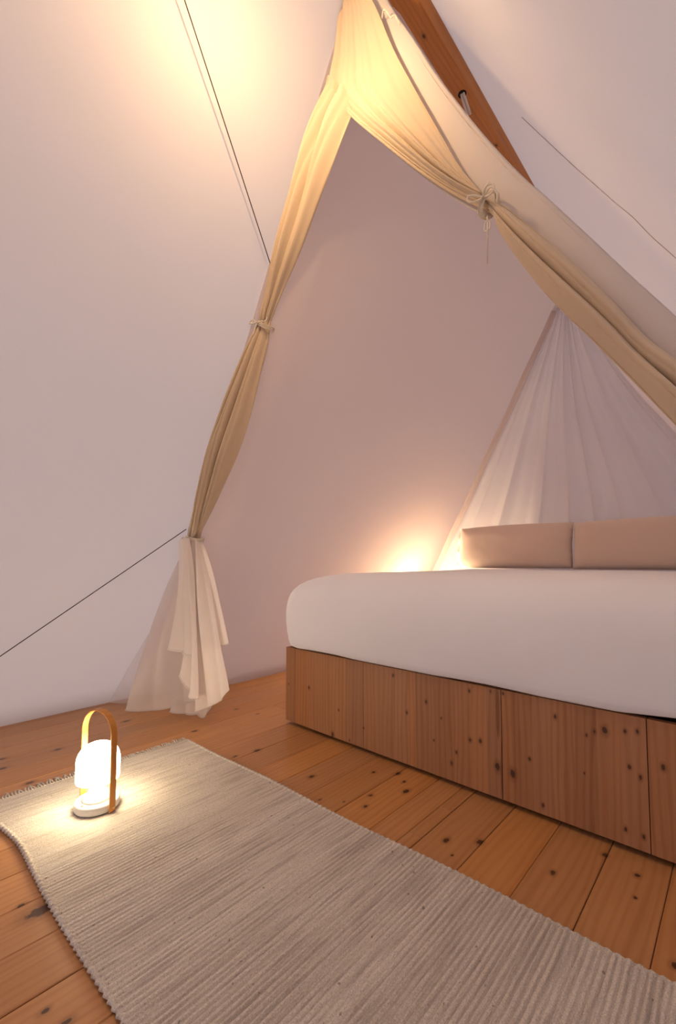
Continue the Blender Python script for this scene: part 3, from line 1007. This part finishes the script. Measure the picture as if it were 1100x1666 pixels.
# ------------------------------------------------------------------ portable lamps
def arc_strip(name, R, z_leg, z_top, w, t, mat, parent):
    """bent wood strip: two straight legs joined by a half circle, spanning local x"""
    path = [(-R, z_leg)]
    zc = z_top - R
    for k in range(8):
        path.append((-R, z_leg + (zc - z_leg) * (k + 1) / 9))
    for k in range(25):
        a = math.pi - math.pi * k / 24
        path.append((R * math.cos(a), zc + R * math.sin(a)))
    for k in range(8):
        path.append((R, zc - (zc - z_leg) * (k + 1) / 9))
    path.append((R, z_leg))
    V = []
    for i, (x, z) in enumerate(path):
        a = path[max(0, i - 1)]
        b = path[min(len(path) - 1, i + 1)]
        d = math.hypot(b[0] - a[0], b[1] - a[1])
        nx, nz = -(b[1] - a[1]) / d, (b[0] - a[0]) / d
        for s, e in ((-1, -1), (1, -1), (1, 1), (-1, 1)):
            V.append((x + nx * t / 2 * e, s * w / 2, z + nz * t / 2 * e))
    n = len(path)
    F = grid_faces(n, 4, close_v=True)
    F.append((0, 1, 2, 3))
    F.append((4 * n - 1, 4 * n - 2, 4 * n - 3, 4 * n - 4))
    o = mesh(name, V, F, mat, parent, False)
    bev(o, 0.0012, 2)
    return o

lamp = empty('portable_lamp', (-1.466, 0.523, 0.0098))
parts = []
parts.append(lathe('base', [(0.0, 0.0), (0.058, 0.0), (0.0605, 0.002), (0.062, 0.005), (0.062, 0.020), (0.0605, 0.0235), (0.056, 0.025), (0.045, 0.0255), (0.0, 0.026)], M_LAMPWHITE, lamp, 56))
stem_ = lathe('stem', [(0.044, 0.0255), (0.034, 0.031), (0.026, 0.042), (0.022, 0.056), (0.021, 0.075), (0.021, 0.110), (0.0, 0.110)], M_LAMPWHITE, lamp, 40)
shade_prof = [(0.0, 0.080), (0.046, 0.080), (0.0560, 0.0805), (0.0590, 0.082), (0.0600, 0.085), (0.0600, 0.136)]
for k in range(1, 15):
    a = math.pi / 2 * k / 14
    shade_prof.append((0.0600 * math.cos(a) ** 0.85 if k < 14 else 0.0, 0.136 + 0.053 * math.sin(a)))
shade_ = lathe('lamp_shade', shade_prof, M_GLOW, lamp, 56)
hand = arc_strip('handle', 0.0665, 0.002, 0.286, 0.020, 0.0042, M_OAK, lamp)
hand['label'] = 'bent oak carrying strap'
for sx in (-1, 1):
    v, f = tube_vf([(sx * 0.060, 0, 0.012), (sx * 0.0710, 0, 0.012)], 0.0038, 10)
    mesh('stud', v, f, M_BRASS, lamp, True)
dm = lathe('dimmer_button', [(0.0, 0.0), (0.0042, 0.0), (0.0042, 0.002), (0.0, 0.0026)], M_BRASS, lamp, 14, (0.004, -0.050, 0.0248))
lamp.rotation_euler = (0, 0, math.radians(17))
tag(lamp, 'white dome portable lamp with bent oak handle glowing on the rug', 'lamp')

# handleless night lamp in the gap between bed and tent wall
night = tag(empty('night_lamp', (-1.79, 2.88, 0.440)), 'small dome night lamp hidden behind the mattress, lighting the tent wall beside the cushions', 'lamp')
lathe('base', [(0.0, 0.0), (0.050, 0.0), (0.054, 0.003), (0.054, 0.020), (0.050, 0.024), (0.0, 0.024)], M_LAMPWHITE, night, 40)
np_ = [(0.0, 0.026), (0.056, 0.026), (0.066, 0.034), (0.070, 0.060), (0.070, 0.130)]
for k in range(1, 13):
    a = math.pi / 2 * k / 12
    np_.append((0.070 * math.cos(a) if k < 12 else 0.0, 0.130 + 0.070 * math.sin(a)))
lathe('lamp_shade', np_, M_NIGHT, night, 40)
# small stool it stands on, in the gap between bed and tent wall
stool = tag(empty('stool', (-1.79, 2.88, 0)), 'small round pine stool behind the mattress under the hidden lamp', 'stool')
lathe('seat', [(0.0, 0.416), (0.118, 0.416), (0.122, 0.420), (0.122, 0.436), (0.118, 0.440), (0.0, 0.440)], M_OAK, stool, 40)
for k in range(3):
    a = 2 * math.pi * k / 3 + 0.4
    v, f = tube_vf([(0.075 * math.cos(a), 0.075 * math.sin(a), 0.418), (0.112 * math.cos(a), 0.112 * math.sin(a), 0.0)], [0.014, 0.011], 10)
    mesh('leg', v, f, M_OAK, stool, True)

# ------------------------------------------------------------------ pendant bulb under the ridge, above the picture
PX_, PY_, PZ_ = -0.86, 0.62, 2.25
pend = tag(empty('pendant_lamp', (PX_, PY_, PZ_)), 'bare warm pendant bulb hung from the ridge beam above the opening', 'lamp')
lathe('socket', [(0.0, 0.075), (0.012, 0.075), (0.019, 0.068), (0.020, 0.034), (0.017, 0.030), (0.0, 0.030)], M_DARK, pend, 24)
v, f = tube_vf([(0.0, 0, 0.074), (-0.01, 0, 0.15), (-0.02, 0, 2.848 - PZ_)], 0.003, 8)
mesh('flex', v, f, M_DARK, pend, True)
bulb_prof = [(0.0, -0.024)] + [(0.024 * math.sin(math.pi * k / 14), -0.024 * math.cos(math.pi * k / 14)) for k in range(1, 12)] + [(0.012, 0.031)]
lathe('bulb', bulb_prof, M_BULB, pend, 24)
M_BULB.node_tree.nodes['Emission'].inputs['Strength'].default_value = PENDANT_POWER / (4 * math.pi * math.pi * 0.024 ** 2)
